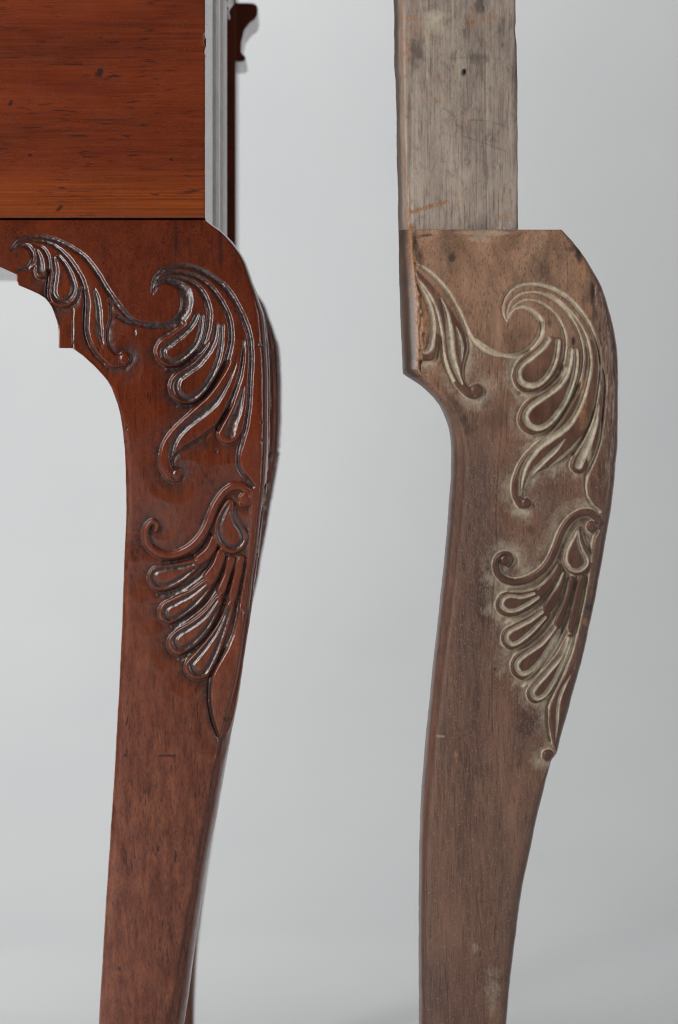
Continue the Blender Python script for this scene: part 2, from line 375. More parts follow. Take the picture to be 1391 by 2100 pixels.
def old_wood(name, post=False):
    m = NT(name)
    big = m.noise((30, 30, 6), 5, 0.62, 0.7)
    if post:
        col = m.ramp(big, [(0.26, (0.12, 0.092, 0.077)), (0.5, (0.30, 0.233, 0.192)), (0.74, (0.46, 0.37, 0.30))])
    else:
        col = m.ramp(big, [(0.28, (0.060, 0.027, 0.020)), (0.48, (0.140, 0.064, 0.045)), (0.68, (0.225, 0.110, 0.072))])
        sp = m.node('ShaderNodeSeparateXYZ'); m.lk(m.co(), sp.inputs[0])
        # the varnish is worn off the knee, darker and redder down the shaft
        zz = m.math('MULTIPLY_ADD', m.noise((25, 25, 12), 4), 0.06, sp.outputs['Z'])
        worn = m.ramp(m.math('MULTIPLY_ADD', zz, 4.0, 0.38, True), [(0.30, 0.0), (0.72, 1.0)])
        col = m.mix(m.math('MULTIPLY', worn, 0.85), col, m.ramp(m.noise((70, 70, 16), 5, 0.6, 0.4), [(0.3, (0.20, 0.105, 0.062)), (0.55, (0.41, 0.225, 0.138)), (0.75, (0.56, 0.345, 0.22))]))
    if not post:
        zone = m.noise((70, 70, 7), 4, 0.6, 0.4, (3, 8, 1))
        col = m.mix(m.ramp(zone, [(0.48, 0.0), (0.68, 0.6)]), col, C(0.062, 0.040, 0.034))
    grain = m.noise((750, 750, 16), 4, 0.65, 0.2)
    col = m.mix(m.ramp(grain, [(0.36, 0.0), (0.68, 0.5 if post else 0.42)]), col, C(0.30, 0.25, 0.20) if post else C(0.25, 0.155, 0.10))
    g2 = m.noise((1100, 1100, 40), 3, 0.6, 0, (4, 4, 4))
    col = m.mix(m.ramp(g2, [(0.52, 0.0), (0.70, 0.62)]), col, C(0.045, 0.028, 0.022))
    bl = m.noise((40, 40, 22), 5, 0.65, 0.8, (7, 2, 5))
    col = m.mix(m.ramp(bl, [(0.54, 0.0), (0.72, 0.65)]), col, C(0.040, 0.025, 0.021))
    if post:
        mt = m.noise((140, 140, 55), 6, 0.7, 0.6, (1, 9, 3))
        col = m.mix(m.ramp(mt, [(0.45, 0.0), (0.75, 0.6)]), col, C(0.46, 0.375, 0.295))
        mt2 = m.noise((230, 230, 120), 5, 0.7, 0.3, (5, 3, 8))
        col = m.mix(m.ramp(mt2, [(0.52, 0.0), (0.72, 0.55)]), col, C(0.055, 0.036, 0.030))
        mt3 = m.noise((90, 90, 70), 5, 0.7, 0.3, (15, 3, 8))
        col = m.mix(m.ramp(mt3, [(0.55, 0.0), (0.78, 0.5)]), col, C(0.24, 0.12, 0.075))
    pores = m.noise((1700, 1700, 900), 1, 0.5)
    col = m.mix(m.ramp(pores, [(0.60, 0.0), (0.76, 0.40)]), col, C(0.42, 0.29, 0.19))
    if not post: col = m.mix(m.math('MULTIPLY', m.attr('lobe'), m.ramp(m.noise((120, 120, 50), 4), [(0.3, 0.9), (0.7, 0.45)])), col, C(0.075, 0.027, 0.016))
    n1 = m.noise((300, 300, 300), 4, 0.65); n2 = m.noise((1200, 1200, 500), 2, 0.6)
    raw = m.attr('raw')
    rk = m.ramp(m.math('ADD', raw, m.math('MULTIPLY_ADD', n1, 0.9, -0.45)), [(0.25, 0.0), (0.95, 0.9)])
    col = m.mix(rk, col, m.ramp(n2, [(0.3, (0.20, 0.088, 0.040)), (0.7, (0.44, 0.23, 0.115))]))
    du = m.attr('dust')
    dk = m.ramp(m.math('ADD', du, m.math('MULTIPLY_ADD', n2, 0.7, -0.38)), [(0.12, 0.0), (0.95, 0.86)])
    col = m.mix(dk, col, m.ramp(n1, [(0.3, (0.42, 0.35, 0.245)), (0.7, (0.64, 0.56, 0.42))]))
    rg = m.attr('rough')
    col = m.mix(m.math('MULTIPLY', rg, 0.8), col, m.ramp(m.noise((700, 700, 120), 4, 0.7, 0.8), [(0.34, (0.05, 0.030, 0.025)), (0.52, (0.18, 0.105, 0.075)), (0.72, (0.33, 0.24, 0.20))]))
    col = m.mix(m.attr('dark'), col, C(0.022, 0.016, 0.015))
    m.lk(col, m.b.inputs['Base Color'])
    ro = m.ramp(m.noise((80, 80, 60), 4), [(0.3, 0.42 if not post else 0.6), (0.7, 0.58 if not post else 0.8)])
    ro = m.math('ADD', ro, m.math('MULTIPLY_ADD', dk, 0.4, m.math('MULTIPLY', rg, -0.16)), 0, True)
    if not post:
        gl = m.math('MULTIPLY', m.math('SUBTRACT', 1.0, dk, 0, True), m.math('MULTIPLY_ADD', worn, -0.45, 0.6))
        m.lk(gl, m.b.inputs['Coat Weight']); m.b.inputs['Coat Roughness'].default_value = 0.22
    m.lk(ro, m.b.inputs['Roughness']); m.b.inputs['Specular IOR Level'].default_value = 0.25
    bp = m.bump(grain, 0.4 if post else 0.28, 0.0006)
    bp = m.bump(n2, 0.45, 0.0003, bp)
    m.lk(bp, m.b.inputs['Normal'])
    return m.m

def backdrop_mat():
    m = NT('grey_backdrop_paper'); n = m.noise((3, 3, 3), 3)
    m.lk(m.ramp(n, [(0.3, (0.60, 0.605, 0.61)), (0.7, (0.63, 0.635, 0.635))]), m.b.inputs['Base Color'])
    m.b.inputs['Roughness'].default_value = 0.9; return m.m

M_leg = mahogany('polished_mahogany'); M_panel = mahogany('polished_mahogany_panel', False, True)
M_old = old_wood('worn_walnut'); M_post = old_wood('weathered_grey_wood', True)
M_back = backdrop_mat()

# ---------------------------------------------------------------- backdrop: floor sweeping up into a wall
FLOOR = (VY - 3060) * S
def build_backdrop():
    pts = [(-9.0, FLOOR), (-5.0, FLOOR), (-3.2, FLOOR)]; y0, R = 1.55, 0.95
    pts += [(y, FLOOR) for y in (-2, -1, 0, 1.0)]
    for k in range(25):
        a = math.pi/2 * k/24; pts.append((y0 + R*math.sin(a), FLOOR + R*(1-math.cos(a))))
    pts += [(y0+R, 1.5), (y0+R, 2.6)]
    xs = [-6, -4, -2, -1, 0, 1, 2, 4, 6]
    V = [(x, y, z) for y, z in pts for x in xs]; n = len(xs)
    F = [(j*n+i, j*n+i+1, (j+1)*n+i+1, (j+1)*n+i) for j in range(len(pts)-1) for i in range(n-1)]
    me = bpy.data.meshes.new('backdrop'); me.from_pydata(V, [], F); me.polygons.foreach_set('use_smooth', [True]*len(F))
    me.materials.append(M_back); o = link(bpy.data.objects.new('backdrop', me)); o['kind'] = 'structure'
build_backdrop()

# ---------------------------------------------------------------- carvings
def carve_left():
    R = Relief(-70, 446, 566, 2112)
    # --- leaf on the bracket
    c = crop(0, 440, 4.347); R.group('bracket_leaf')
    R.lobe(c((440,380),(450,480),(440,600),(430,700),(460,790),(540,830),(630,810),(690,740),(710,640),(690,540),(620,440),(540,370)), 'teardrop')
    R.lobe(c((275,285),(312,350),(322,430),(312,500),(330,560),(380,567),(412,520),(420,440),(400,360),(350,290)), 'lobe')
    R.lobe(c((480,265),(620,330),(740,420),(850,560),(930,670),(965,740),(985,830),(980,930),(955,1030),(955,1130),(990,1210),(1050,1255),(1100,1225),(1155,1250),(1160,1310),(1100,1358),(1000,1365),(920,1320),(850,1250),(800,1170),(770,1080),(760,1000),(765,900),(770,790),(760,680),(730,580),(680,490),(620,400),(540,320)), 'frond')
    R.channel(c((105,318),(150,250),(230,210),(320,200),(420,210),(530,245),(640,300),(740,370),(820,460),(890,560),(950,660),(1010,750),(1080,840),(1150,920),(1220,965),(1310,982),(1391,975)), [18,42,42,42,42,40,46,40,34], 5.5)
    R.channel(c((180,265),(270,235),(370,240),(460,265),(540,320),(620,400),(680,490),(730,580),(760,680),(775,790),(770,900),(765,1000),(775,1080),(810,1170),(860,1250),(930,1320)), [12,34,36,40,46,40,30], 5)
    R.channel(c((115,312),(180,275),(240,283),(285,322),(298,380),(280,440),(230,482),(160,492)), [14,30,44,40,40,34,20], 5)
    R.channel(c((300,280),(380,300),(428,380),(442,480),(432,600),(422,700),(432,770)), [16,30,34,34,30,30], 5)
    R.channel(c((330,320),(358,400),(358,490)), [20,48,62], 5)
    R.channel(c((482,390),(497,500),(482,620),(478,710),(520,765),(590,768),(645,712),(660,640),(632,540),(580,440),(522,372)), [34,44,46,50,46,44,34], 5)
    R.channel(c((840,650),(868,760),(880,860),(888,960),(902,1060),(920,1160)), [10,40,50,46,30,10], 4.5)
    R.channel(c((862,900),(858,1000),(880,1100),(912,1200)), [6,26,26,8], 3)
    R.boss(c((1112,1288))[0], 11.5, 2.5, 'scroll_end')
    # --- main spray
    c = crop(270, 500, 4.04); R.group('leaf_spray')
    R.lobe(c((510,580),(440,660),(330,740),(240,790),(195,860),(200,930),(240,990),(310,1020),(380,1010),(470,950),(540,880),(580,800),(600,700),(605,590)), 'lobe')
    R.lobe(c((680,665),(660,780),(600,890),(510,980),(400,1050),(330,1110),(308,1190),(340,1270),(410,1322),(500,1320),(590,1260),(660,1170),(720,1060),(765,950),(785,820),(775,670)), 'lobe')
    R.lobe(c((850,760),(840,880),(800,1000),(740,1110),(660,1220),(590,1290),(510,1370),(420,1450),(330,1540),(260,1640),(230,1750),(235,1850),(270,1930),(330,1975),(395,1968),(420,1915),(400,1860),(345,1850),(330,1800),(370,1740),(450,1680),(560,1610),(650,1540),(720,1480),(790,1360),(850,1230),(890,1110),(920,980),(925,800)), 'frond')
    R.lobe(c((945,900),(915,1120),(860,1280),(790,1420),(730,1520),(712,1580),(740,1642),(800,1662),(870,1632),(912,1560),(940,1430),(955,1250),(962,1080)), 'teardrop')
    R.channel(c((168,420),(175,350),(200,280),(260,222),(340,190),(430,182),(530,205),(640,260),(740,330),(820,420),(880,520),(930,620),(965,720),(985,820),(992,950),(988,1080),(982,1200),(972,1350),(952,1500),(920,1620),(890,1720),(882,1800),(902,1880),(960,1950),(1000,2010)), [10,36,44,46,44,40,36,34,34,34,34,36], 5.5)
    R.channel(c((932,780),(930,880),(918,990),(890,1120),(850,1240),(800,1360),(755,1450),(715,1530)), [8,26,32,34,40,44], 5)
    R.channel(c((215,300),(320,240),(420,242),(530,270),(620,330),(690,400),(750,490),(795,580),(820,680),(825,790),(805,900),(770,1010),(715,1110),(650,1210),(580,1290),(500,1340),(400,1352)), [14,34,38,36,36,36,36,36,36,40], 5.5)
    R.channel(c((205,330),(300,288),(380,282),(450,300),(530,340),(590,410),(625,480),(645,570),(640,660),(620,760),(585,850),(530,930),(450,1000),(380,1040),(300,1045)), [12,30,40,40,40,38,38,40,40], 5.5)
    R.channel(c((166,425),(215,345),(290,315),(370,330),(430,380),(455,450),(450,530),(415,600),(345,655),(250,682),(150,685),(50,668),(-40,645),(-120,600)), [8,26,60,86,86,60,44,34,30,30], 6)
    R.channel(c((540,598),(490,685),(405,765),(315,835),(262,880),(270,940),(330,975),(400,955),(480,890),(540,815),(572,720),(585,600)), [40,40,44,44,40,36,30], 4.5)
    R.channel(c((703,680),(690,780),(640,890),(560,990),(460,1062),(392,1120),(370,1190),(400,1258),(470,1285),(540,1250),(610,1180),(670,1080),(715,970),(742,840),(752,680)), [44,44,46,50,46,42,36,30], 4.8)
    R.channel(c((880,900),(860,1010),(820,1110),(760,1220),(680,1330),(580,1410),(480,1490),(400,1570),(350,1660),(325,1760)), [6,14,26,50,60,56,44,34], 5)
    R.channel(c((932,1180),(892,1350),(842,1480),(812,1570)), [10,40,66,80], 5)
    R.boss(c((378,1912))[0], 10.5, 2.5, 'scroll_end')
    # --- shell
    c = crop(250, 960, 3.5); R.group('shell_carving')
    R.lobe(c((545,655),(450,668),(340,690),(230,710),(188,770),(198,830),(250,877),(330,877),(420,832),(500,772),(560,705)), 'petal')
    R.lobe(c((598,800),(500,868),(390,918),(290,970),(260,1030),(275,1090),(330,1117),(400,1100),(490,1042),(570,970),(648,850)), 'petal')
    R.lobe(c((690,905),(600,1018),(500,1098),(400,1158),(340,1210),(328,1270),(360,1325),(420,1342),(500,1302),(590,1222),(660,1120),(725,925)), 'petal')
    R.lobe(c((765,955),(700,1098),(620,1218),(530,1318),(460,1390),(452,1450),(490,1502),(550,1517),(620,1492),(680,1400),(730,1270),(780,1120),(812,970)), 'petal')
    R.lobe(c((650,475),(600,570),(525,640),(560,700),(640,645),(690,560)), 'feather')
    R.lobe(c((692,580),(640,690),(588,775),(650,840),(710,740),(752,630)), 'feather')
    R.lobe(c((755,640),(725,760),(680,870),(730,912),(790,760),(822,650)), 'feather')
    R.lobe(c((827,645),(795,790),(762,925),(815,958),(860,790),(887,640)), 'feather')
    R.lobe(c((850,980),(810,1190),(740,1340),(670,1450),(640,1560),(635,1680),(660,1820),(700,1930),(728,1975),(748,1900),(790,1780),(835,1600),(860,1400),(890,1150)), 'tail_leaf', 1.0, 6, 3.0)
    R.lobe(c((760,225),(690,330),(662,430),(678,520),(730,592),(800,617),(870,582),(907,510),(895,450),(850,390),(815,330),(805,240)), 'teardrop')
    R.channel(c((645,470),(590,560),(510,632),(400,668),(300,680)), [16,26,30,34], 5)
    R.channel(c((690,570),(640,680),(570,762),(480,834),(380,886),(270,905)), [14,26,30,36,44], 5)
    R.channel(c((752,630),(730,740),(680,850),(590,970),(480,1060),(370,1135)), [12,24,28,32,44], 5)
    R.channel(c((824,640),(790,780),(750,930),(690,1080),(600,1212),(500,1312),(420,1370)), [12,22,26,28,40], 5)
    R.channel(c((900,590),(885,700),(865,820),(838,970),(798,1150),(738,1300),(665,1430),(632,1530),(628,1680),(655,1830),(705,1945),(735,1985)), [16,22,24,26,30,26,24,18], 5)
    R.channel(c((925,290),(915,420),(908,520),(900,600)), [10,16,16], 3.5)
    R.channel(c((510,690),(400,715),(300,724),(238,745),(224,790),(258,836),(330,836),(420,792),(525,718)), [18,28,34,34,32,28,18], 4.2)
    R.channel(c((600,832),(500,908),(400,960),(325,1000),(308,1050),(340,1082),(400,1066),(490,1000),(560,932),(625,858)), [16,28,34,34,30,28,16], 4.2)
    R.channel(c((685,945),(600,1058),(500,1138),(410,1190),(378,1240),(400,1288),(450,1292),(530,1232),(610,1140),(690,1000)), [16,28,34,34,30,28,16], 4.2)
    R.channel(c((762,1000),(692,1150),(612,1270),(532,1370),(498,1420),(530,1472),(590,1466),(640,1390),(690,1270),(740,1130),(780,1000)), [14,28,34,34,30,26,14], 4.2)
    R.channel(c((772,255),(725,340),(700,430),(715,510),(770,562),(830,562),(868,510),(850,450),(812,390),(782,310)), [14,26,30,34,30,30,16], 4)
    R.rib(c((245,450),(255,410),(225,385),(190,410),(172,470),(190,548),(250,603),(330,628),(420,610),(510,558),(580,478),(630,378),(672,270),(732,182),(800,135),(868,138),(915,190),(905,245),(862,258)), [34,50,56,60,62,60,58,60,56], 'scroll', 3.0)
    R.boss(c((885,222))[0], 13, 2.5, 'scroll_end')
    a = crop(0, 440, 4.347); b = crop(270, 500, 4.04); e = crop(250, 960, 3.5)
    R.sink([(-70, 565)] + a((160,492),(230,482),(300,460),(360,420),(400,480),(500,500),(580,640),(660,600),(720,650),(800,700),(830,1000),(900,1100),(940,900),(975,740),(1080,840),(1220,970),(1310,985))
        + b((50,668),(150,685),(250,682),(345,655),(420,630),(470,680),(420,860),(560,900),(640,800),(700,850),(560,1120),(640,1160),(760,980),(860,950),(800,1180),(700,1380),(780,1370),(860,1300),(925,1130),(945,1200),(900,1500),(925,1600),(885,1740),(882,1800),(902,1880),(960,1950))
        + e((940,200),(925,290),(905,520),(885,700),(838,970),(738,1300),(632,1530),(628,1680),(705,1945),(745,2000)) + [(462,1650), (300,1600), (235,1100), (262,900), (225,800), (100,640), (-70,600)], 6.5, 20)
    R.finish(16, 1.0)
    # joint of the glued bracket, nicks, dents and bruises
    for (x0_, y0_, x1_, y1_, w_) in ((149.5, 632, 149.5, 716, 1.8),):
        k = np.clip(1 - (np.abs(R.X - x0_) / w_)**2, 0, 1) * ((R.Y > y0_) & (R.Y < y1_)); R.H -= 2.2*k; R.attr['dark'] = np.maximum(R.attr['dark'], k*0.9)
    for p in ((277.5,682,2.2,9,2.5,0), (443,926,4,5,2,0.4), (534,708,5,4,2.2,0), (536,866,5,4,2.4,0), (537,905,3,5,1.6,0), (462,1476,4,5,2,0), (345,1549,26,3,0.8,0), (232,1183,6,3,1.6,0), (260,877,3,6,1.2,0),(258,905,3,3,1.2,0), (258,1548,4,5,0.6,0), (246,1986,4,4,0.8,0), (170,719,2,5,1.5,0), (324,1740,4,8,0.5,0), (360,1756,4,14,0.4,0)):
        R.pit(*p[:5], p[5])
    R.attr['dark'] *= 0.8
    # black grain streaks down the shaft
    st = vnoise(R.X, R.Y, 5, 38, 21) + 0.6*vnoise(R.X, R.Y, 60, 160, 22)
    R.attr['dark'] = np.maximum(R.attr['dark'], 0.55 * sstep(0.85, 1.3, st))
    return R

def carve_right():
    R = Relief(825, 462, 1275, 2112); R.wk = 1.04; R.dk = 1.2; R.hz = 1.0
    # --- leaf cut through at the broken edge
    c = crop(800, 440, 5); R.group('bracket_leaf')
    R.lobe(c((262,700),(330,800),(400,920),(450,1050),(478,1180),(490,1300),(475,1420),(440,1492),(300,1500),(262,1480),(255,1000)), 'teardrop')
    R.lobe(c((270,570),(350,640),(450,740),(540,860),(620,970),(700,1090),(760,1210),(790,1350),(770,1460),(742,1570),(748,1680),(800,1765),(870,1740),(950,1790),(950,1850),(880,1890),(790,1870),(710,1800),(640,1700),(590,1600),(560,1500),(545,1400),(530,1280),(510,1170),(490,1050),(450,930),(400,820),(340,730),(275,650)), 'frond')
    R.channel(c((240,492),(340,540),(430,610),(520,700),(600,800),(670,920),(730,1040),(780,1160),(835,1260),(905,1340),(985,1400),(1080,1438),(1180,1442)), [20,40,46,46,46,48,46,40,36], 5.5)
    R.channel(c((270,645),(340,730),(400,820),(455,930),(492,1050),(515,1170),(532,1280),(545,1400),(565,1500),(598,1600),(648,1700)), [16,34,42,44,44,46,40], 5)
    R.channel(c((300,720),(370,850),(418,980),(438,1120),(436,1250),(410,1370),(360,1412),(300,1400)), [30,56,64,66,62,50], 4.5, 0.85)
    R.channel(c((520,850),(560,950),(590,1060),(608,1180),(618,1300),(632,1420),(662,1540),(700,1650),(738,1735)), [10,44,66,76,72,60,26], 5)
    R.channel(c((680,1150),(708,1250),(726,1350),(733,1450),(733,1525)), [10,44,56,44,8], 4, 0.8)
    R.boss(c((890,1800))[0], 13, 3.5, 'scroll_end')
    # --- main spray
    c = crop(980, 540, 3.961); R.group('leaf_spray')
    R.lobe(c((560,600),(480,680),(400,730),(330,790),(290,860),(283,930),(310,1000),(370,1047),(450,1047),(540,1000),(620,920),(665,840),(685,740),(690,640),(670,600)), 'lobe')
    R.lobe(c((738,690),(730,800),(690,900),(600,990),(500,1060),(410,1110),(350,1180),(323,1270),(350,1342),(420,1388),(510,1388),(600,1330),(690,1220),(760,1100),(810,970),(835,850),(840,760),(820,690)), 'lobe')
    R.lobe(c((870,640),(860,820),(825,1000),(760,1130),(690,1250),(620,1340),(560,1400),(440,1490),(340,1610),(285,1740),(272,1850),(300,1940),(345,1992),(410,1985),(430,1940),(400,1905),(358,1910),(360,1860),(400,1790),(480,1705),(590,1652),(700,1590),(780,1500),(850,1400),(910,1280),(950,1120),(975,950),(975,740),(930,620)), 'frond')
    R.lobe(c((990,900),(975,1080),(930,1250),(860,1420),(780,1560),(748,1640),(775,1692),(830,1707),(900,1672),(950,1580),(990,1450),(1008,1300),(1012,1100)), 'teardrop')
    R.channel(c((233,475),(205,410),(200,340),(225,265),(285,200),(370,168),(480,168),(590,198),(690,250),(770,315),(840,395),(895,480),(935,565),(968,660),(985,760),(990,850),(985,950),(962,1120),(920,1280),(855,1430),(780,1545)), [8,30,36,38,40,40,36,32,30,28,30,34,40], 5.5)
    R.channel(c((985,740),(1015,850),(1035,950),(1030,1080),(1022,1180),(1010,1300),(990,1450),(952,1570),(902,1680),(875,1780),(880,1880),(930,1960),(990,2015)), [10,30,34,30,28,30,34,30,30], 5.5)
    R.channel(c((238,440),(250,335),(300,270),(380,235),(480,232),(560,260),(650,318),(720,392),(780,482),(820,572),(845,662),(855,760),(840,880),(805,1000),(755,1112),(690,1230),(620,1325),(555,1382),(470,1408)), [8,24,30,30,28,28,28,28,30,32,40], 5.5)
    R.channel(c((560,236),(660,298),(740,378),(800,450),(855,545),(890,640),(912,760),(910,850),(890,960),(858,1080),(798,1220),(718,1330),(608,1412),(498,1492),(420,1582),(370,1682),(350,1780),(345,1880)), [8,14,22,34,40,40,44,54,60,54,44,30], 5)
    R.channel(c((243,425),(290,345),(350,302),(430,292),(520,322),(600,385),(660,462),(695,540),(712,622),(706,720),(690,812),(650,902),(590,972),(510,1042),(420,1070),(340,1062)), [8,22,30,30,30,30,30,32,36,42], 5.5)
    R.channel(c((236,468),(280,385),(340,352),(400,362),(460,402),(502,452),(516,512),(506,582),(470,642),(420,692),(350,733),(270,752),(200,742),(100,702),(30,655),(-20,620)), [8,26,40,52,52,44,40,36,34,30], 5.5)
    R.channel(c((572,622),(520,692),(440,762),(362,822),(328,890),(350,960),(410,990),(480,985),(550,930),(602,850),(636,750),(648,635)), [52,46,46,50,48,46,46], 4.8)
    R.channel(c((756,708),(745,820),(700,940),(620,1030),(510,1105),(420,1170),(385,1240),(420,1312),(490,1338),(560,1310),(640,1230),(710,1120),(760,1000),(790,880),(800,780),(797,708)), [42,46,48,52,50,48,46,36], 4.8)
    R.channel(c((710,1430),(610,1535),(500,1640),(425,1730),(378,1815)), [6,40,46,36,8], 4)
    R.channel(c((860,1390),(765,1500),(660,1595),(580,1650)), [6,24,30,8], 3.5)
    R.channel(c((985,1150),(950,1310),(900,1450),(848,1570),(820,1640)), [8,40,56,66,66], 4.5)
    R.boss(c((392,1950))[0], 10.5, 3, 'scroll_end')
    # --- shell
    c = crop(980, 1020, 3.621); R.group('shell_carving')
    R.lobe(c((435,675),(330,703),(240,698),(170,718),(133,780),(143,840),(200,882),(280,882),(370,842),(440,792),(485,745)), 'petal')
    R.lobe(c((480,828),(390,878),(290,928),(200,978),(173,1040),(195,1102),(250,1132),(320,1112),(410,1042),(490,952),(542,868)), 'petal')
    R.lobe(c((560,945),(480,1028),(370,1108),(280,1168),(243,1240),(260,1312),(320,1353),(390,1332),(480,1242),(560,1122),(622,985)), 'petal')
    R.lobe(c((670,1020),(600,1148),(510,1258),(410,1368),(363,1440),(375,1502),(430,1528),(510,1492),(580,1392),(640,1262),(692,1130),(712,1020)), 'petal')
    R.lobe(c((592,488),(530,580),(435,680),(480,742),(560,650),(622,540)), 'feather')
    R.lobe(c((627,545),(560,680),(482,818),(530,868),(610,740),(657,570)), 'feather')
    R.lobe(c((682,590),(640,750),(565,935),(612,968),(680,780),(722,600)), 'feather')
    R.lobe(c((752,590),(700,800),(670,978),(712,1010),(770,760),(802,585)), 'feather')
    R.lobe(c((705,1240),(640,1330),(570,1430),(535,1540),(528,1660),(548,1800),(578,1855),(605,1780),(650,1640),(700,1450),(730,1330)), 'tail_leaf', 0.5, 6, 2.0)
    R.lobe(c((760,212),(690,290),(640,370),(628,460),(660,540),(730,577),(800,562),(842,500),(842,420),(800,350),(775,280)), 'teardrop')
    R.channel(c((605,465),(540,560),(450,652),(340,688),(240,690)), [14,28,34,36], 5)
    R.channel(c((640,535),(590,640),(510,742),(430,822),(340,884),(200,915)), [14,28,34,36,44], 5)
    R.channel(c((672,575),(650,700),(590,830),(500,970),(390,1082),(260,1158)), [14,28,34,36,44], 5)
    R.channel(c((742,580),(710,720),(680,850),(610,1010),(510,1182),(420,1312),(330,1390)), [14,26,32,36,44], 5)
    R.channel(c((828,540),(790,750),(750,930),(700,1130),(630,1310),(565,1440),(528,1550),(520,1680),(545,1810)), [16,26,30,30,30,24,18], 5)
    R.channel(c((900,240),(850,290),(838,380),(845,480)), [10,22,20,12], 3.5)
    R.channel(c((415,714),(320,740),(240,730),(190,750),(175,795),(215,838),(280,838),(370,792),(448,740)), [26,32,34,34,32,32,24], 4.2)
    R.channel(c((476,850),(380,918),(290,965),(230,1000),(213,1045),(250,1088),(310,1067),(400,992),(500,890)), [26,32,36,36,34,30,22], 4.2)
    R.channel(c((572,965),(480,1078),(380,1148),(310,1200),(288,1255),(325,1308),(390,1287),(470,1202),(550,1072),(605,985)), [26,34,38,38,36,32,22], 4.2)
    R.channel(c((672,1045),(610,1190),(510,1310),(430,1400),(403,1455),(440,1492),(500,1462),(560,1372),(620,1250),(670,1120),(698,1045)), [22,34,38,38,36,30,20], 4.2)
    R.channel(c((742,250),(690,330),(658,400),(652,470),(690,532),(750,542),(802,500),(802,450),(770,390),(748,320),(748,260)), [16,30,34,36,36,32,14], 4.2)
    R.channel(c((690,1320),(622,1450),(596,1560),(590,1680),(578,1810)), [8,26,26,20,6], 3)
    R.rib(c((225,500),(250,465),(225,425),(180,425),(142,462),(135,520),(155,575),(200,612),(280,630),(370,610),(460,558),(530,478),(580,370),(622,260),(682,170),(760,118),(830,115),(885,158),(893,215),(850,240)), [40,46,50,52,56,56,56,54,54,56,50], 'scroll', 3.0)
    R.boss(c((205,467))[0], 11, 3, 'scroll_end')
    R.boss(c((850,217))[0], 12, 2.5, 'scroll_end')
    R.boss(c((522,1915))[0], 12.5, 5, 'scroll_end')
    a = crop(800, 440, 5); b = crop(980, 540, 3.961); e = crop(980, 1020, 3.621)
    R.sink(a((255,900),(350,1000),(430,1200),(560,1250),(640,1400),(700,1450),(760,1400),(760,1180),(835,1260),(905,1340),(985,1400),(1080,1438))
        + b((200,742),(270,752),(350,733),(420,692),(470,720),(500,800),(460,900),(580,880),(650,780),(740,860),(600,1080),(680,1150),(790,980),(880,950),(820,1180),(720,1400),(820,1370),(900,1250),(965,1130),(1000,1200),(930,1500),(940,1590),(902,1680),(875,1780),(880,1880),(930,1960),(990,2010))
        + e((930,200),(880,290),(850,400),(828,560),(750,930),(630,1310),(528,1550),(560,1830),(600,1900)) + [(1118,1680), (1010,1620), (960,1380), (960,1150), (1000,950), (940,830), (880,790), (848,764), (848,600)], 9.0, 16)
    R.finish(17, 1.0)
    # cracks
    for pts, w, dk in (([(1035,800),(1032,850),(1023,960),(1018,1060),(1021,1130),(1016,1175),(1011,1230),(1010,1340),(1011,1500)], 1.6, 0.7),
                   ([(963,1545),(966,1640),(967,1720),(972,1800),(981,1860),(990,1920),(999,1975),(1003,2030)], 1.7, 0.6),
                   ([(1018,1530),(1025,1600),(1033,1690)], 1.5, 0.4), ([(906,1880),(912,1960),(918,2040),(922,2112)], 1.5, 0.5),
                   ([(975,1850),(1005,1846),(1040,1842)], 1.5, 0.4), ([(845,486),(862,484),(884,481)], 3.0, 0.9), ([(1152,478),(1163,510),(1165,560)], 1.5, 0.3)):
        sl, d, t = R.sdist(spline(pts), 8); k = np.clip(1 - (d/w)**2, 0, 1)
        R.H[sl] -= 0.9*k; R.attr['dark'][sl] = np.maximum(R.attr['dark'][sl], k*dk*np.clip(0.55+0.7*vnoise(R.X[sl], R.Y[sl], 40, 50, 17), 0, 0.9))
    # splintered, crazed right-hand edge of the knee
    edge = smooth_interp([(470,1146),(510,1178),(552,1202),(600,1212),(700,1224),(800,1232),(900,1236),(1000,1240),(1060,1246),(1100,1250)])
    m = sstep(-4, 6, R.X - edge(R.Y) - 6*vnoise(R.X, R.Y, 9, 26, 31)) * sstep(535, 575, R.Y) * (1 - sstep(960, 1040, R.Y))
    R.attr['rough'] = m
    R.H += m * (-1.0 + 1.2*vnoise(R.X, R.Y, 5, 40, 32) + 0.8*vnoise(R.X, R.Y, 3.2, 14, 33))
    k = m * (1 - sstep(0.1, 0.8, np.abs(R.X - edge(R.Y)) / 6)) * sstep(-0.1, 0.4, vnoise(R.X, R.Y, 10, 18, 36)); R.attr['dark'] = np.maximum(R.attr['dark'], 0.75*k)
    # bare orange wood along the broken left edge, eaten at its outline
    fl = LF_R(R.Y) + 7 + 5*vnoise(R.X, R.Y, 5, 9, 41) + 4*vnoise(R.X, R.Y, 9, 26, 42)
    lk = (1 - sstep(-2, 2, R.X - fl)) * (R.Y < 770)
    R.attr['raw'] = np.maximum(R.attr['raw'], lk); R.H -= lk * (1.5 + 1.6*vnoise(R.X, R.Y, 4, 12, 43)); R.attr['dust'] *= 1 - 0.85*lk
    k = np.exp(-((R.X - fl - 3)/2.5)**2) * (R.Y < 770) * sstep(-0.2, 0.4, vnoise(R.X, R.Y, 9, 16, 44)); R.attr['dark'] = np.maximum(R.attr['dark'], 0.8*k)
    ar = sstep(800, 900, R.Y) * np.exp(-np.clip(R.X - LF_R(R.Y), 0, 99)/5) + np.exp(-np.clip(RF_R(R.Y) - R.X, 0, 99)/8) * sstep(1050, 1150, R.Y)
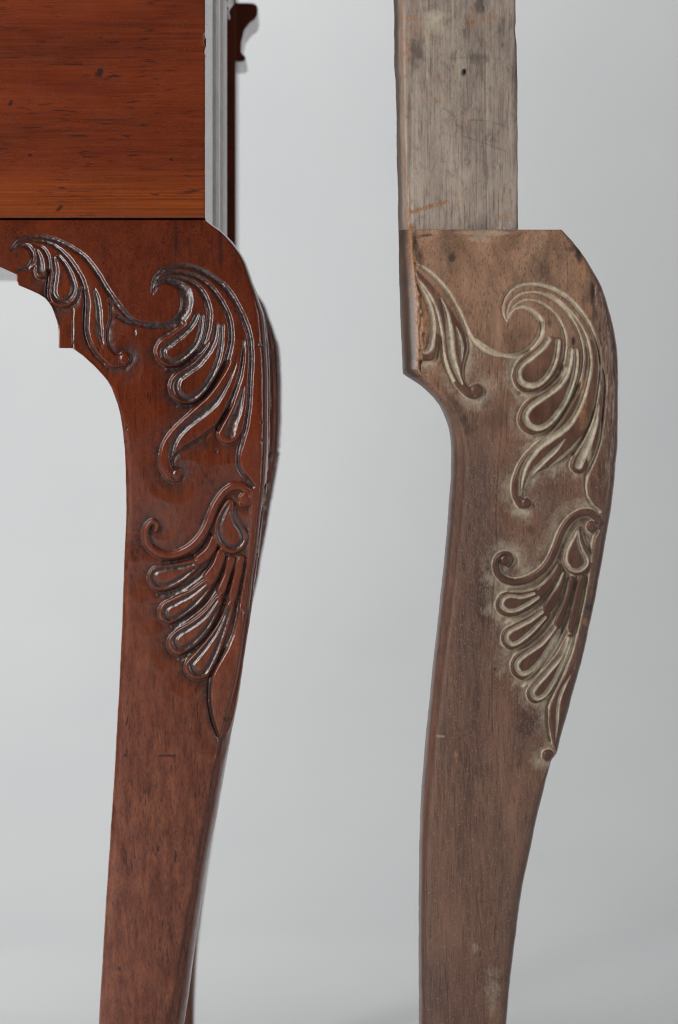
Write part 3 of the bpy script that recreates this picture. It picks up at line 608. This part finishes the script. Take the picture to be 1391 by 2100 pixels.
    R.attr['lobe'] = np.maximum(R.attr['lobe'], ar)
    for b_ in ((868,620,8,22,0.75), (872,665,9,34,0.8), (866,700,8,20,0.7), (898,600,12,26,0.5), (925,580,10,22,0.45), (1195,545,16,26,0.7), (1180,590,16,40,0.5), (1205,640,7,28,0.6),(1196,830,9,60,0.65),(1222,950,9,40,0.45),(1200,1275,6,10,0.8),(1213,1215,5,9,0.4),(935,1548,8,12,0.55),(1047,1590,12,8,0.35), (1035,920,10,20,0.3)): R.blob('raw', *b_)
    for b_ in ((1000,478,60,6,0.45),(985,490,24,8,0.4),(905,1510,10,3,0.5),(1008,2040,16,40,0.35),(975,1945,8,10,0.4),(1095,975,40,20,0.2),(1010,2000,22,20,0.25), (1208,905,8,50,0.55)): R.blob('dust', *b_)
    for b_ in ((860,530,8,16,0.7),(852,500,5,24,0.8),(928,530,7,9,0.7),(950,860,10,12,0.6),(958,884,7,14,0.5),(1210,1245,8,7,0.85),(1215,600,5,22,0.8),(1218,640,4,26,0.6),(1187,525,6,16,0.8),(1175,510,10,6,0.5),(1062,1063,10,6,0.4),(1090,1085,9,8,0.4),(1112,665,6,6,0.5),(1018,850,22,40,0.35),(1000,830,10,18,0.4),(930,835,18,20,0.4), (1176,700,3.5,9,0.9),(1128,664,4,8,0.5)): R.blob('dark', *b_)
    return R

# ---------------------------------------------------------------- outlines
LF_L = interp([(440,-220),(470,-220),(500,-140),(520,-90),(535,-42),(547.3,0),(563,34),(563.3,34.5),(576,34.5),(585,38),(590,50),(596,64),(603,79),(611,92),(620,100),(629,106),(640,111),(652,115),(663,118),(675,120),(700,121),(713.8,121),(714.2,149.5),(722,160),(729,170),(740,182),(753,196),(766,208),(780,220),(795,229),(810,235),(830,242),(848,246.5),(870,250.5),(890,253),(920,256),(950,257.5),(980,258.5),(1010,259),(1045,259),(1081,258),(1152,255),(1200,253.5),(1300,250),(1450,242.5),(1600,234),(1759,223.5),(1900,214),(2100,203),(2350,190),(2600,182),(2780,180),(2880,182),(2960,174),(3010,164),(3045,164),(3060,172)])
LS_L = lambda y: LF_L(y) + np.interp(y, [440, 700, 1100, 3060], [0, 0, 3, 3])
RF_L = smooth_interp([(440,405),(450,419),(462,434),(475,452),(487,464),(500,476),(535,499),(574,513),(616,528),(661,538),(723,543),(797,545),(871,545),(945,543),(1046,533.5),(1160,519.5),(1231,509),(1303,500),(1388,487),(1460,470),(1527,451),(1648,428),(1821,397),(2038,360),(2100,350),(2350,316),(2600,292),(2780,290),(2880,320),(2960,385),(3010,430),(3045,430),(3060,415)])
RS_L = smooth_interp([(440,407),(450,421),(462,437),(475,455),(487,468),(500,480),(535,503),(574,517.5),(616,532),(661,545),(723,550),(797,552),(871,552),(945,550),(1046,539),(1131,528.6),(1217,518.6),(1317,504),(1388,493),(1450,485),(1530,470),(1648,449),(1821,418),(2100,378),(2350,340),(2600,312),(2780,305),(2880,332),(2960,395),(3010,440),(3045,440),(3060,428)])
LF_R = interp([(471,842),(500,844),(536,846.5),(565,850),(594,853),(630,855),(663,856.5),(731,856.8),(758,857),(764,862),(780,876),(797,894),(814,909),(832,922),(852,932.5),(870,940),(890,945.5),(910,948.5),(934,950),(960,950),(986,949),(1030,946.5),(1071,943),(1150,934),(1236,924),(1315,914),(1397,903.5),(1500,891.5),(1614,881),(1729,874),(1843,870.5),(1900,870),(1957,870.5),(2100,873),(2400,884),(2600,892),(2780,895),(2880,890),(2960,878),(3010,868),(3045,868),(3060,874)])
LS_R = interp([(471,817),(560,819),(663,822),(730,824.5),(766,826),(772,834),(780,847),(790,862),(800,874),(815,889),(831,901.5),(848,910),(866,917),(883,921.5),(900,924),(917,925.3),(934,925.7),(960,925.3),(986,924),(1088,917),(1191,907),(1294,895.5),(1397,884.5),(1500,874),(1614,864.5),(1729,860),(1871,858.5),(2000,858.7),(2100,859.5),(2400,870),(2600,878),(2780,882),(2880,878),(2960,866),(3010,856),(3045,856),(3060,862)])
RF_R = smooth_interp([(469,1148),(471,1150),(490,1168),(510,1184.5),(530,1199),(552,1212.5),(589,1232.5),(637,1248),(681,1258.5),(736,1265),(812,1266.5),(900,1265),(955,1261.5),(1020,1255),(1089,1244),(1186,1227),(1269,1211),(1346,1194),(1407,1177.5),(1467,1161),(1514,1147.5),(1545,1140),(1560,1129.5),(1571,1126.5),(1651,1106),(1757,1083),(1843,1066),(1957,1051.5),(2057,1040),(2100,1037),(2400,1008),(2600,1000),(2780,1005),(2880,1030),(2960,1080),(3010,1110),(3045,1110),(3060,1096)])
RS_R = lambda y: RF_R(y) + 1.5
def wob(f, seed, amp=0.8):
    return lambda y: f(y) + amp * vnoise(np.asarray(y)*0, y, 10, 34, seed) + amp*0.4 * vnoise(np.asarray(y)*0, y, 10, 9, seed+1)

def rows_for(top, coarse=False):
    if coarse: ys = np.r_[np.arange(top, 2110, 4.0), np.arange(2110, 3060, 15.0), 3060]
    else: ys = np.r_[np.arange(top, 1605, 1.6), np.arange(1605, 2110, 3.0), np.arange(2112, 3060, 14.0), 3060]
    return ys

def build_leg(R, top, LF, LS, RF, RS, bulge, T, rl, rr, mat, parent, body, coarse=False, wallrel=False, extra_rows=(), shift=None, wallattr=None, bodysplit=None):
    ys = np.unique(np.r_[rows_for(top, coarse), extra_rows])
    st = 8.0 if coarse else 1.6
    lf, ls, rf, rs = LF(ys), LS(ys), RF(ys), RS(ys)
    xs = np.arange(lf.min(), rf.max() + st, st)
    nr = len(ys); Y = ys[:, None]
    fx = np.clip(xs[None, :], lf[:, None], rf[:, None])
    b = bulge(ys)[:, None]
    dl = fx - lf[:, None]; dr = rf[:, None] - fx
    rl_ = rl(ys)[:, None]; rr_ = rr(ys)[:, None]
    def rnd(d, r): q = np.clip(d / r, 0, 1); return r * (1 - np.sqrt(np.clip(1 - (1-q)**2, 0, 1)))
    Yg = np.broadcast_to(Y, fx.shape)
    if R is not None:
        edgef = sstep(0, 5, dl) * sstep(0, 4, dr)
        H = R.sample(R.H, fx, Yg) * edgef; at = {k: R.sample(v, fx, Yg) for k, v in R.attr.items()}
    else:
        H = np.zeros_like(fx); at = {k: np.zeros_like(fx) for k in ('dust', 'raw', 'dark', 'rough', 'lobe')}
    fdep = b + (rnd(dl, rl_) * 0.7 + rnd(dr, rr_) * 0.9 - H) * S
    # the face is slightly crowned from side to side below the brackets
    mid = (lf + rf)[:, None] / 2; half = (rf - lf)[:, None] / 2
    fdep = fdep + 8.0 * S * sstep(820, 1000, Y) * ((fx - mid) / half)**2
    # walls
    nw = 40 if coarse else 60
    tr = np.linspace(0, 1, nw + 1)[1:]
    rdep0 = fdep[:, -1:]; ldep0 = fdep[:, :1]
    rpx = rf[:, None] + (rs - rf)[:, None] * np.sqrt(1 - (1 - np.clip(tr / 0.4, 0, 1))**2)[None, :]
    rdep = rdep0 + (T - (rdep0 - b)) * tr[None, :]
    YR = np.broadcast_to(Y, rpx.shape)
    if R is not None and wallrel:
        mx = rf[:, None] - tr[None, :] * T / S
        rh = R.sample(R.H, mx, YR) * sstep(0, 0.05, tr)[None, :] * (mx > lf[:, None])
        rpx = rpx + np.clip(rh, -8, 5) * (1.5 if coarse else 1.0)
        atr = {k: R.sample(v, mx, YR) for k, v in R.attr.items()}
    else: atr = {k: np.repeat(v[:, -1:], nw, 1) * (0.0 if k != 'rough' else 1) for k, v in at.items()}
    tl = np.r_[1.0, 0.7, 0.4, np.linspace(0.3, 0, 13)[:-1]]
    lpx = lf[:, None] + (ls - lf)[:, None] * np.sqrt(1 - (1 - np.clip(tl / 0.3, 0, 1))**2)[None, :]
    ldep = ldep0 + (T - (ldep0 - b)) * tl[None, :]
    YL = np.broadcast_to(Y, lpx.shape)
    atl = {k: np.zeros_like(lpx) for k in at}
    if wallattr: wallattr(atl, lpx, YL, tl)
    PX = np.hstack([lpx, fx, rpx]); PY = np.hstack([YL, Yg, YR]); DP = np.hstack([ldep, fdep, rdep])
    A = {k: np.hstack([atl[k], at[k], atr[k]]) for k in at}
    # close the back, the top and the foot
    PX = np.hstack([PX, lpx[:, :1]]); PY = np.hstack([PY, Y]); DP = np.hstack([DP, ldep[:, :1]])
    A = {k: np.hstack([v, v[:, :1]]) for k, v in A.items()}
    back = DP[:, :1]
    PX = np.vstack([PX[:1], PX, PX[-1:]]); PY = np.vstack([PY[:1], PY, PY[-1:]])
    DP = np.vstack([np.broadcast_to(DP[0].max(), DP[:1].shape), DP, np.broadcast_to(DP[-1].max(), DP[-1:].shape)])
    A = {k: np.vstack([v[:1], v, v[-1:]]) for k, v in A.items()}
    V = unproject(PX.ravel(), PY.ravel(), DP.ravel())
    if shift is not None: V = V + np.array(shift)
    nrow, ncol = PX.shape
    fl = np.zeros((nrow-1, ncol-1), int)
    nl = lpx.shape[1]; nf = fx.shape[1]
    if R is not None and not coarse:
        cx = (fx[:-1, :-1] + fx[1:, 1:]) / 2; cy = (Yg[:-1, :-1] + Yg[1:, 1:]) / 2
        fl[1:-1, nl:nl+nf-1] = R.label(cx, cy)
        if bodysplit:
            sub = fl[1:-1, nl:nl+nf-1]; sub[(sub == 0) & bodysplit(cx, cy)] = 1
            cyl = (YL[:-1, :1] + YL[1:, :1]) / 2
            w = fl[1:-1, :nl]; w[np.broadcast_to(bodysplit((lf[:-1, None]+lf[1:, None])/2, cyl), w.shape)] = 1
    return grid_parts(V, nrow, ncol, fl, {k: v.ravel() for k, v in A.items()}, body, mat, parent, R.names if (R is not None and not coarse) else {})

# ---------------------------------------------------------------- the loose leg
loose = thing('loose_leg', ((960-VX)*S, 0.03, FLOOR), 'loose carved wooden leg, unpolished, pale dust in its carving, standing at the right', 'leg')
RR = carve_right()
kb = lambda pts: smooth_interp(pts)
bulge_R = kb([(469,0.000),(510,-0.006),(560,-0.011),(640,-0.0165),(740,-0.020),(850,-0.0205),(950,-0.0185),(1100,-0.012),(1300,-0.005),(1500,0.0005),(1700,0.005),(1900,0.009),(2100,0.0125),(2500,0.017),(2800,0.018),(2960,0.008),(3060,0.002)])
def wall_R(at, px, py, t):
    w = (t > 0.0)[None, :] * np.ones_like(px)
    tt = np.broadcast_to(t[None, :], px.shape)
    n = vnoise(tt*100, py, 9, 22, 51)
    at['raw'][:] = 0.7 * (1 - sstep(0.004, 0.016, tt + 0.006*n)) * (py < 770) * 1.0 + 0.30 * (py > 780) * (py < 1150) * sstep(-0.3, 0.6, n)
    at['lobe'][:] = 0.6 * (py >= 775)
    at['dark'][:] = (0.8 * sstep(0.010, 0.028, tt + 0.006*n)) * (py < 775) + (0.15 + 0.35 * sstep(-0.5, 0.5, n)) * (py >= 775) * sstep(0.02, 0.08, tt)  # left wall darkened in colour to paint in its shade
build_leg(RR, 471, wob(LF_R, 61), wob(LS_R, 63, 0.5), wob(RF_R, 65, 0.6), wob(RS_R, 65, 0.6), bulge_R, 0.052,
          lambda y: np.interp(y, [471, 760, 800, 900, 1000, 2700], [3, 3, 7, 12, 15, 14]), lambda y: np.interp(y, [471, 560, 700, 1000, 1400, 1560, 1700, 2700], [3, 12, 20, 16, 12, 10, 15, 14]),
          M_old, loose, 'shaft', wallattr=wall_R)

def build_post():
    ys = np.r_[np.arange(-330, 0, 8.0), np.arange(0, 470.6, 1.8), 470.6]
    lf0 = interp([(-330,822),(0,826),(143,828),(262,830.5),(405,835),(471,836)]); ls0 = interp([(-330,803),(0,807),(60,809),(130,808),(167,811.5),(230,813),(286,813.5),(380,816),(471,817.3)])
    rf0 = interp([(-330,1054),(0,1057),(45,1058),(60,1056.5),(90,1059.5),(167,1061),(471,1062.5)])
    lf = wob(lf0, 71, 0.7)(ys); ls = wob(ls0, 73, 0.7)(ys); rf = wob(rf0, 75, 0.5)(ys)
    X0 = np.linspace(0, 1, 150); fx = lf[:, None] + (rf-lf)[:, None]*X0; Y = np.broadcast_to(ys[:, None], fx.shape)
    dl = fx - lf[:, None]; dr = rf[:, None] - fx
    nz = 0.35*vnoise(fx, Y, 7, 160, 81) + 0.3*vnoise(fx, Y, 3, 40, 82) + 1.0*vnoise(fx, Y, 30, 50, 83) + 0.3*vnoise(fx, Y, 4, 7, 84)
    nz -= 3.0*np.exp(-((fx-(995+0.01*Y))/1.5)**2)*(Y > 100)*0.5
    lowpit = np.clip(1-((fx-955)/5)**2-((Y-147)/6)**2, 0, 1); nz -= 5*lowpit
    dep = 0.0035 - nz*S*sstep(0, 5, dl)*sstep(0, 5, dr) + S*(3-np.clip(dl, 0, 3))*0.8 + S*(3-np.clip(dr, 0, 3))*0.8
    class B: pass
    at = {k: np.zeros_like(fx) for k in ('dust', 'raw', 'dark', 'rough', 'lobe')}
    def blob(key, x, y, rx, ry, a):
        q = np.hypot((fx-x)/rx, (Y-y)/ry) + 0.45*vnoise(fx, Y, rx*0.45+2, ry*0.45+2, int(x+y) % 900); at[key] = np.maximum(at[key], a*(1-sstep(0.5, 1.5, q)))
    for q in ((893,45,16,28,0.62),(878,55,8,40,0.4),(876,110,3,60,0.45),(940,130,14,90,0.30),(942,200,10,60,0.28),(945,420,8,40,0.36),(900,260,8,60,0.25),(930,300,20,40,0.2),(999,200,2,120,0.3)): blob('dust', *q)
    for q in ((846,37,16,8,0.7),(850,60,22,18,0.42),(838,82,26,4,0.7),(836,110,9,36,0.62),(966,45,16,18,0.62),(1003,38,22,9,0.55),(972,20,9,12,0.4),(870,428,30,6,0),(888,204,26,8,0.42),(948,243,14,7,0.5),(858,250,8,8,0.45),(840,466,14,5,0.9),(836,440,5,28,0.8),(1040,440,16,10,0.5),(1040,410,16,12,0.4),(940,415,8,20,0.45),(1040,205,20,5,0.35),(1000,215,20,14,0.25)): blob('raw', *q)
    # the orange scrape
    for i in range(14):
        t = i/13; blob('raw', 846+70*t, 436-22*t**0.8, 7, 4.2, 0.85)
    for q in ((855,105,14,26,0.55),(985,10,9,14,0.6),(952,148,5,7,0.9),(975,120,20,10,0.4),(1056,200,5,150,0.4),(960,60,6,20,0.3),(840,260,5,120,0.35),(1030,60,8,30,0.25)): blob('dark', *q)
    for pts, a in (([(930,120),(955,117),(985,112)], 0.5),([(962,246),(1000,248),(1034,258)], 0.7),([(952,280),(1000,296),(1036,309)], 0.6),([(910,222),(925,232),(932,238)], 0.7),([(942,170),(955,168),(970,170)], 0.4)):
        P = spline(pts)
        d = np.full(fx.shape, 1e3)
        for p in P: d = np.minimum(d, np.hypot(fx-p[0], (Y-p[1])*1.4))
        at['dark'] = np.maximum(at['dark'], a*0.6*np.clip(1.4-d/2.4, 0, 1)*np.clip(0.7+0.8*vnoise(fx, Y, 12, 5, 93), 0, 1))
    le = (1-sstep(1, 9, dl + 3*vnoise(fx, Y, 5, 12, 88))); at['raw'] = np.maximum(at['raw'], 0.75*le*(0.6+0.5*vnoise(fx, Y, 20, 40, 89)))
    T = 0.060; tl = np.r_[1.0, 0.7, np.linspace(0.5, 0, 13)[:-1]]
    lpx = lf[:, None] + (ls-lf)[:, None]*np.clip(tl/0.5, 0, 1); ldep = dep[:, :1] + (T-dep[:, :1])*tl
    tr = np.linspace(0, 1, 7)[1:]; rpx = np.repeat(rf[:, None], 6, 1); rdep = dep[:, -1:] + (T-dep[:, -1:])*tr
    tt = np.broadcast_to(tl, lpx.shape); YL = np.broadcast_to(ys[:, None], lpx.shape); n = vnoise(tt*100, YL, 9, 30, 52)
    atl = {k: np.zeros_like(lpx) for k in at}; atl['raw'] = (1-sstep(0.05, 0.25, tt+0.1*n))*0.6; atl['dark'] = 0.6*sstep(0.15, 0.35, tt)  # bare wood at the arris; shade of this side painted in behind it
    atr = {k: np.zeros_like(rpx) for k in at}
    PX = np.hstack([lpx, fx, rpx, lpx[:, :1]]); PY = np.hstack([YL, Y, np.broadcast_to(ys[:, None], rpx.shape), ys[:, None]]); DP = np.hstack([ldep, dep, rdep, ldep[:, :1]])
    A = {k: np.hstack([atl[k], at[k], atr[k], atl[k][:, :1]]) for k in at}
    PX = np.vstack([PX[:1], PX, PX[-1:]]); PY = np.vstack([PY[:1], PY, PY[-1:]]); DP = np.vstack([DP[:1]*0+T, DP, DP[-1:]*0+T]); A = {k: np.vstack([v[:1], v, v[-1:]]) for k, v in A.items()}
    V = unproject(PX.ravel(), PY.ravel(), DP.ravel())
    grid_parts(V, *PX.shape, np.zeros((PX.shape[0]-1, PX.shape[1]-1), int), {k: v.ravel() for k, v in A.items()}, 'post', M_post, loose, {})
build_post()

# ---------------------------------------------------------------- the case piece on legs
W = 0.80
table = thing('dressing_table', ((300-VX)*S, 0.03, FLOOR), 'polished red mahogany case standing on carved curved legs, cut off at the left', 'table')
RL = carve_left()
bulge_L = kb([(440,0.002),(450,0.0015),(462,-0.001),(480,-0.0045),(510,-0.009),(560,-0.0145),(640,-0.0195),(740,-0.022),(850,-0.0225),(950,-0.0205),(1100,-0.014),(1300,-0.007),(1500,-0.0015),(1700,0.0030),(1900,0.007),(2100,0.0105),(2500,0.016),(2800,0.017),(2960,0.008),(3060,0.002)])
rlL = lambda y: np.interp(y, [440, 700, 780, 900, 1300, 2700], [1.5, 2, 5, 13, 17, 15]); rrL = lambda y: np.interp(y, [450, 520, 600, 700, 900, 1050, 1300, 1500, 2700], [1.5, 4, 12, 17, 15, 9, 7, 9, 9])
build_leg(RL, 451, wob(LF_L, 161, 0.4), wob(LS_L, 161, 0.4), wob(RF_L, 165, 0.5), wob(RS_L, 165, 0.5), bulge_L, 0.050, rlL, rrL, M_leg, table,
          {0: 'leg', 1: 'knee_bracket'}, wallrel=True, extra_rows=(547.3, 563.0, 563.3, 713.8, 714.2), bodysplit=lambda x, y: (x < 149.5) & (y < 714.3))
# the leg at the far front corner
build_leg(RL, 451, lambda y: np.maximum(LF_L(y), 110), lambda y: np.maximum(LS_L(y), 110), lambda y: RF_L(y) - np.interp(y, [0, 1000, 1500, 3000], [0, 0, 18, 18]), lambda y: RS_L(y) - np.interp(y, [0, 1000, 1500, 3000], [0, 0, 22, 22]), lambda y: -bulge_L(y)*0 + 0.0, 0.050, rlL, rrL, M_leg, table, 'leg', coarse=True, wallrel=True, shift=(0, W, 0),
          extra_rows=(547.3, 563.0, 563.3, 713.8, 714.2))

def panel():
    xs = np.r_[np.arange(-900, 0, 30.0), np.arange(0, 421, 2.4), 421.0]; ys = np.r_[np.arange(-700, 0, 30.0), np.arange(0, 447.5, 2.4), 447.5]
    X, Y = np.meshgrid(xs, ys)
    chip = np.clip(1-((Y-80)/14)**2, 0, 1)*5 + np.clip(1-((Y-107)/5)**2, 0, 1)*2.5 + 1.0*np.clip(vnoise(X*0, Y, 10, 6, 211), 0.2, 1)
    X = np.where(xs[None, :] == 421.0, X - chip*0.6, X)
    h = 0.5*vnoise(X, Y, 120, 40, 201) + 0.2*vnoise(X, Y, 30, 9, 202)
    at = {k: np.zeros_like(X) for k in ('dust', 'raw', 'dark', 'rough', 'lobe')}
    for (x, y, rx, ry, dp, rot) in ((205,149,8,13,1.0,0.5),(122,427,9,3.5,1.2,-0.7),(63,318,4,4,0.8,0),(22,212,5,9,0.6,0.4),(352,327,5,3,1,0),(233,156,13,2.5,0.6,0),(230,87,14,2.2,0.4,0),(160,279,26,2,0.3,0),(260,279,12,2,0.3,0),(150,132,24,2,0.4,0),(65,262,24,2,0.3,0),(320,399,9,2,0.6,0)):
        c, s = math.cos(rot), math.sin(rot); q = np.hypot(((X-x)*c+(Y-y)*s)/rx, (-(X-x)*s+(Y-y)*c)/ry) + 0.35*vnoise(X, Y, 4, 3, int(x+y))
        k = np.clip(1-q**2, 0, 1); h -= 0.3*dp*k; at['dark'] = np.maximum(at['dark'], np.clip(k*1.4, 0, 0.85))
    e = np.exp(-(421-X)/2.5); at['raw'] = e*np.clip(1-((Y-80)/16)**2, 0, 1)*1.2; at['raw'] = np.clip(at['raw'], 0, 1)
    at['dark'] = np.maximum(at['dark'], 0.6*np.exp(-(447.5-Y)/3.0))
    rnd_ = S*(np.clip(3-(421-X), 0, 3)**2/3)*0.6 + S*np.clip(4-(447.5-Y), 0, 4)**2/4*0.7
    dep = -h*S*(1-np.exp(-(421-X)/4)) + rnd_
    # return round the front edge and the lower edge, then back 20 mm
    PX = np.hstack([X, X[:, -1:], X[:, :1]]); PY = np.hstack([Y, Y[:, -1:], Y[:, :1]]); DP = np.hstack([dep, dep[:, -1:]*0+0.0195, dep[:, :1]*0+0.0195])
    PX = np.vstack([PX, PX[-1:]]); PY = np.vstack([PY, PY[-1:]]); DP = np.vstack([DP, DP[-1:]*0+0.0195])
    PXn = PX; A = {k: np.vstack([np.hstack([v, v[:, -1:], v[:, :1]]), np.hstack([v, v[:, -1:], v[:, :1]])[-1:]]) for k, v in at.items()}
    k = S; V = np.stack([(PXn-VX)*k, DP, (VY-PY)*k], -1).reshape(-1, 3)
    grid_parts(V, *PX.shape, np.zeros((PX.shape[0]-1, PX.shape[1]-1), int), {q: v.ravel() for q, v in A.items()}, 'side_panel', M_panel, table, {})
panel()

XE = (421 - VX) * S
def prism(name, sec, z0, z1, mat=None, parent=table, bev=0.0):
    """vertical prism from a plan outline (x, y)"""
    n = len(sec); V = [(x, y, z0) for x, y in sec] + [(x, y, z1) for x, y in sec]
    F = [(i, (i+1) % n, n+(i+1) % n, n+i) for i in range(n)] + [tuple(range(n))[::-1], tuple(range(n, 2*n))]
    me = bpy.data.meshes.new(name); me.from_pydata(V, [], F); me.materials.append(mat or M_leg)
    o = link(bpy.data.objects.new(name, me)); child(o, parent)
    import bmesh
    bm = bmesh.new(); bm.from_mesh(me); bmesh.ops.recalc_face_normals(bm, faces=bm.faces)
    if bev:
        es = [e for e in bm.edges if abs(e.verts[0].co.z - e.verts[1].co.z) > 0.01]
        bmesh.ops.bevel(bm, geom=es, offset=bev, segments=3, affect='EDGES', profile=0.5)
    bm.to_mesh(me); bm.free()
    return o
ZB, ZT = (VY-449.5)*S, (VY+700)*S
def case_front():
    X0 = -0.46
    prism('corner_stile', [(X0, 0.020), (XE-0.0002, 0.020), (XE-0.0002, 0.130), (X0, 0.130)], ZB, ZT, bev=0.0004)
    # rounded drawer-front rolls between the corner stiles
    def roll(y0, y1, xb, bulge):
        pts = [(xb + bulge*math.sin(math.pi*k/14), y0 + (y1-y0)*k/14) for k in range(15)]
        return [(X0, y0)] + pts + [(X0, y1)]
    prism('reeded_front', roll(0.132, 0.286, XE-0.0160, 0.0178), ZB, ZT)
    prism('reeded_front', roll(0.288, 0.466, XE-0.0160, 0.0174), ZB, ZT)
    prism('drawer_front', [(X0, 0.468), (XE-0.014, 0.468), (XE-0.014, 0.738), (X0, 0.738)], ZB, ZT)
    st = prism('corner_stile', [(X0, 0.740), (XE-0.001, 0.740), (XE-0.001, W+0.05), (X0, W+0.05)], ZB, ZT, bev=0.001)
case_front()

def capital(name, y0, y1, zc, k):
    """shaped lip projecting from the front, profile in x-z, swept along y"""
    pr = [(-0.02,-0.020),(0.0045,-0.020),(0.0062,-0.0185),(0.0066,-0.0165),(0.0052,-0.0148),(0.0030,-0.014),(0.0030,-0.006),(0.0050,0.004),(0.0095,0.010),(0.0140,0.013),(0.0155,0.017),(0.0158,0.0215),(0.0140,0.0245),(0.0095,0.0252),(-0.02,0.0252)]
    pr = [(a*k, b*k) for a, b in pr]; n = len(pr)
    V = [(XE + a, y0, zc + b) for a, b in pr] + [(XE + a, y1, zc + b) for a, b in pr]
    F = [(i, (i+1) % n, n+(i+1) % n, n+i) for i in range(n)] + [tuple(range(n))[::-1], tuple(range(n, 2*n))]
    me = bpy.data.meshes.new(name); me.from_pydata(V, [], F); me.materials.append(M_leg)
    import bmesh
    bm = bmesh.new(); bm.from_mesh(me); bmesh.ops.recalc_face_normals(bm, faces=bm.faces)
    bmesh.ops.bevel(bm, geom=list(bm.edges), offset=0.0008, segments=2, affect='EDGES'); bm.to_mesh(me); bm.free()
    o = link(bpy.data.objects.new(name, me)); child(o, table)
capital('shaped_lip', 0.745, W+0.03, 0.272, 1.0)
capital('shaped_lip', 0.40, 0.45, 0.2525, 0.28)
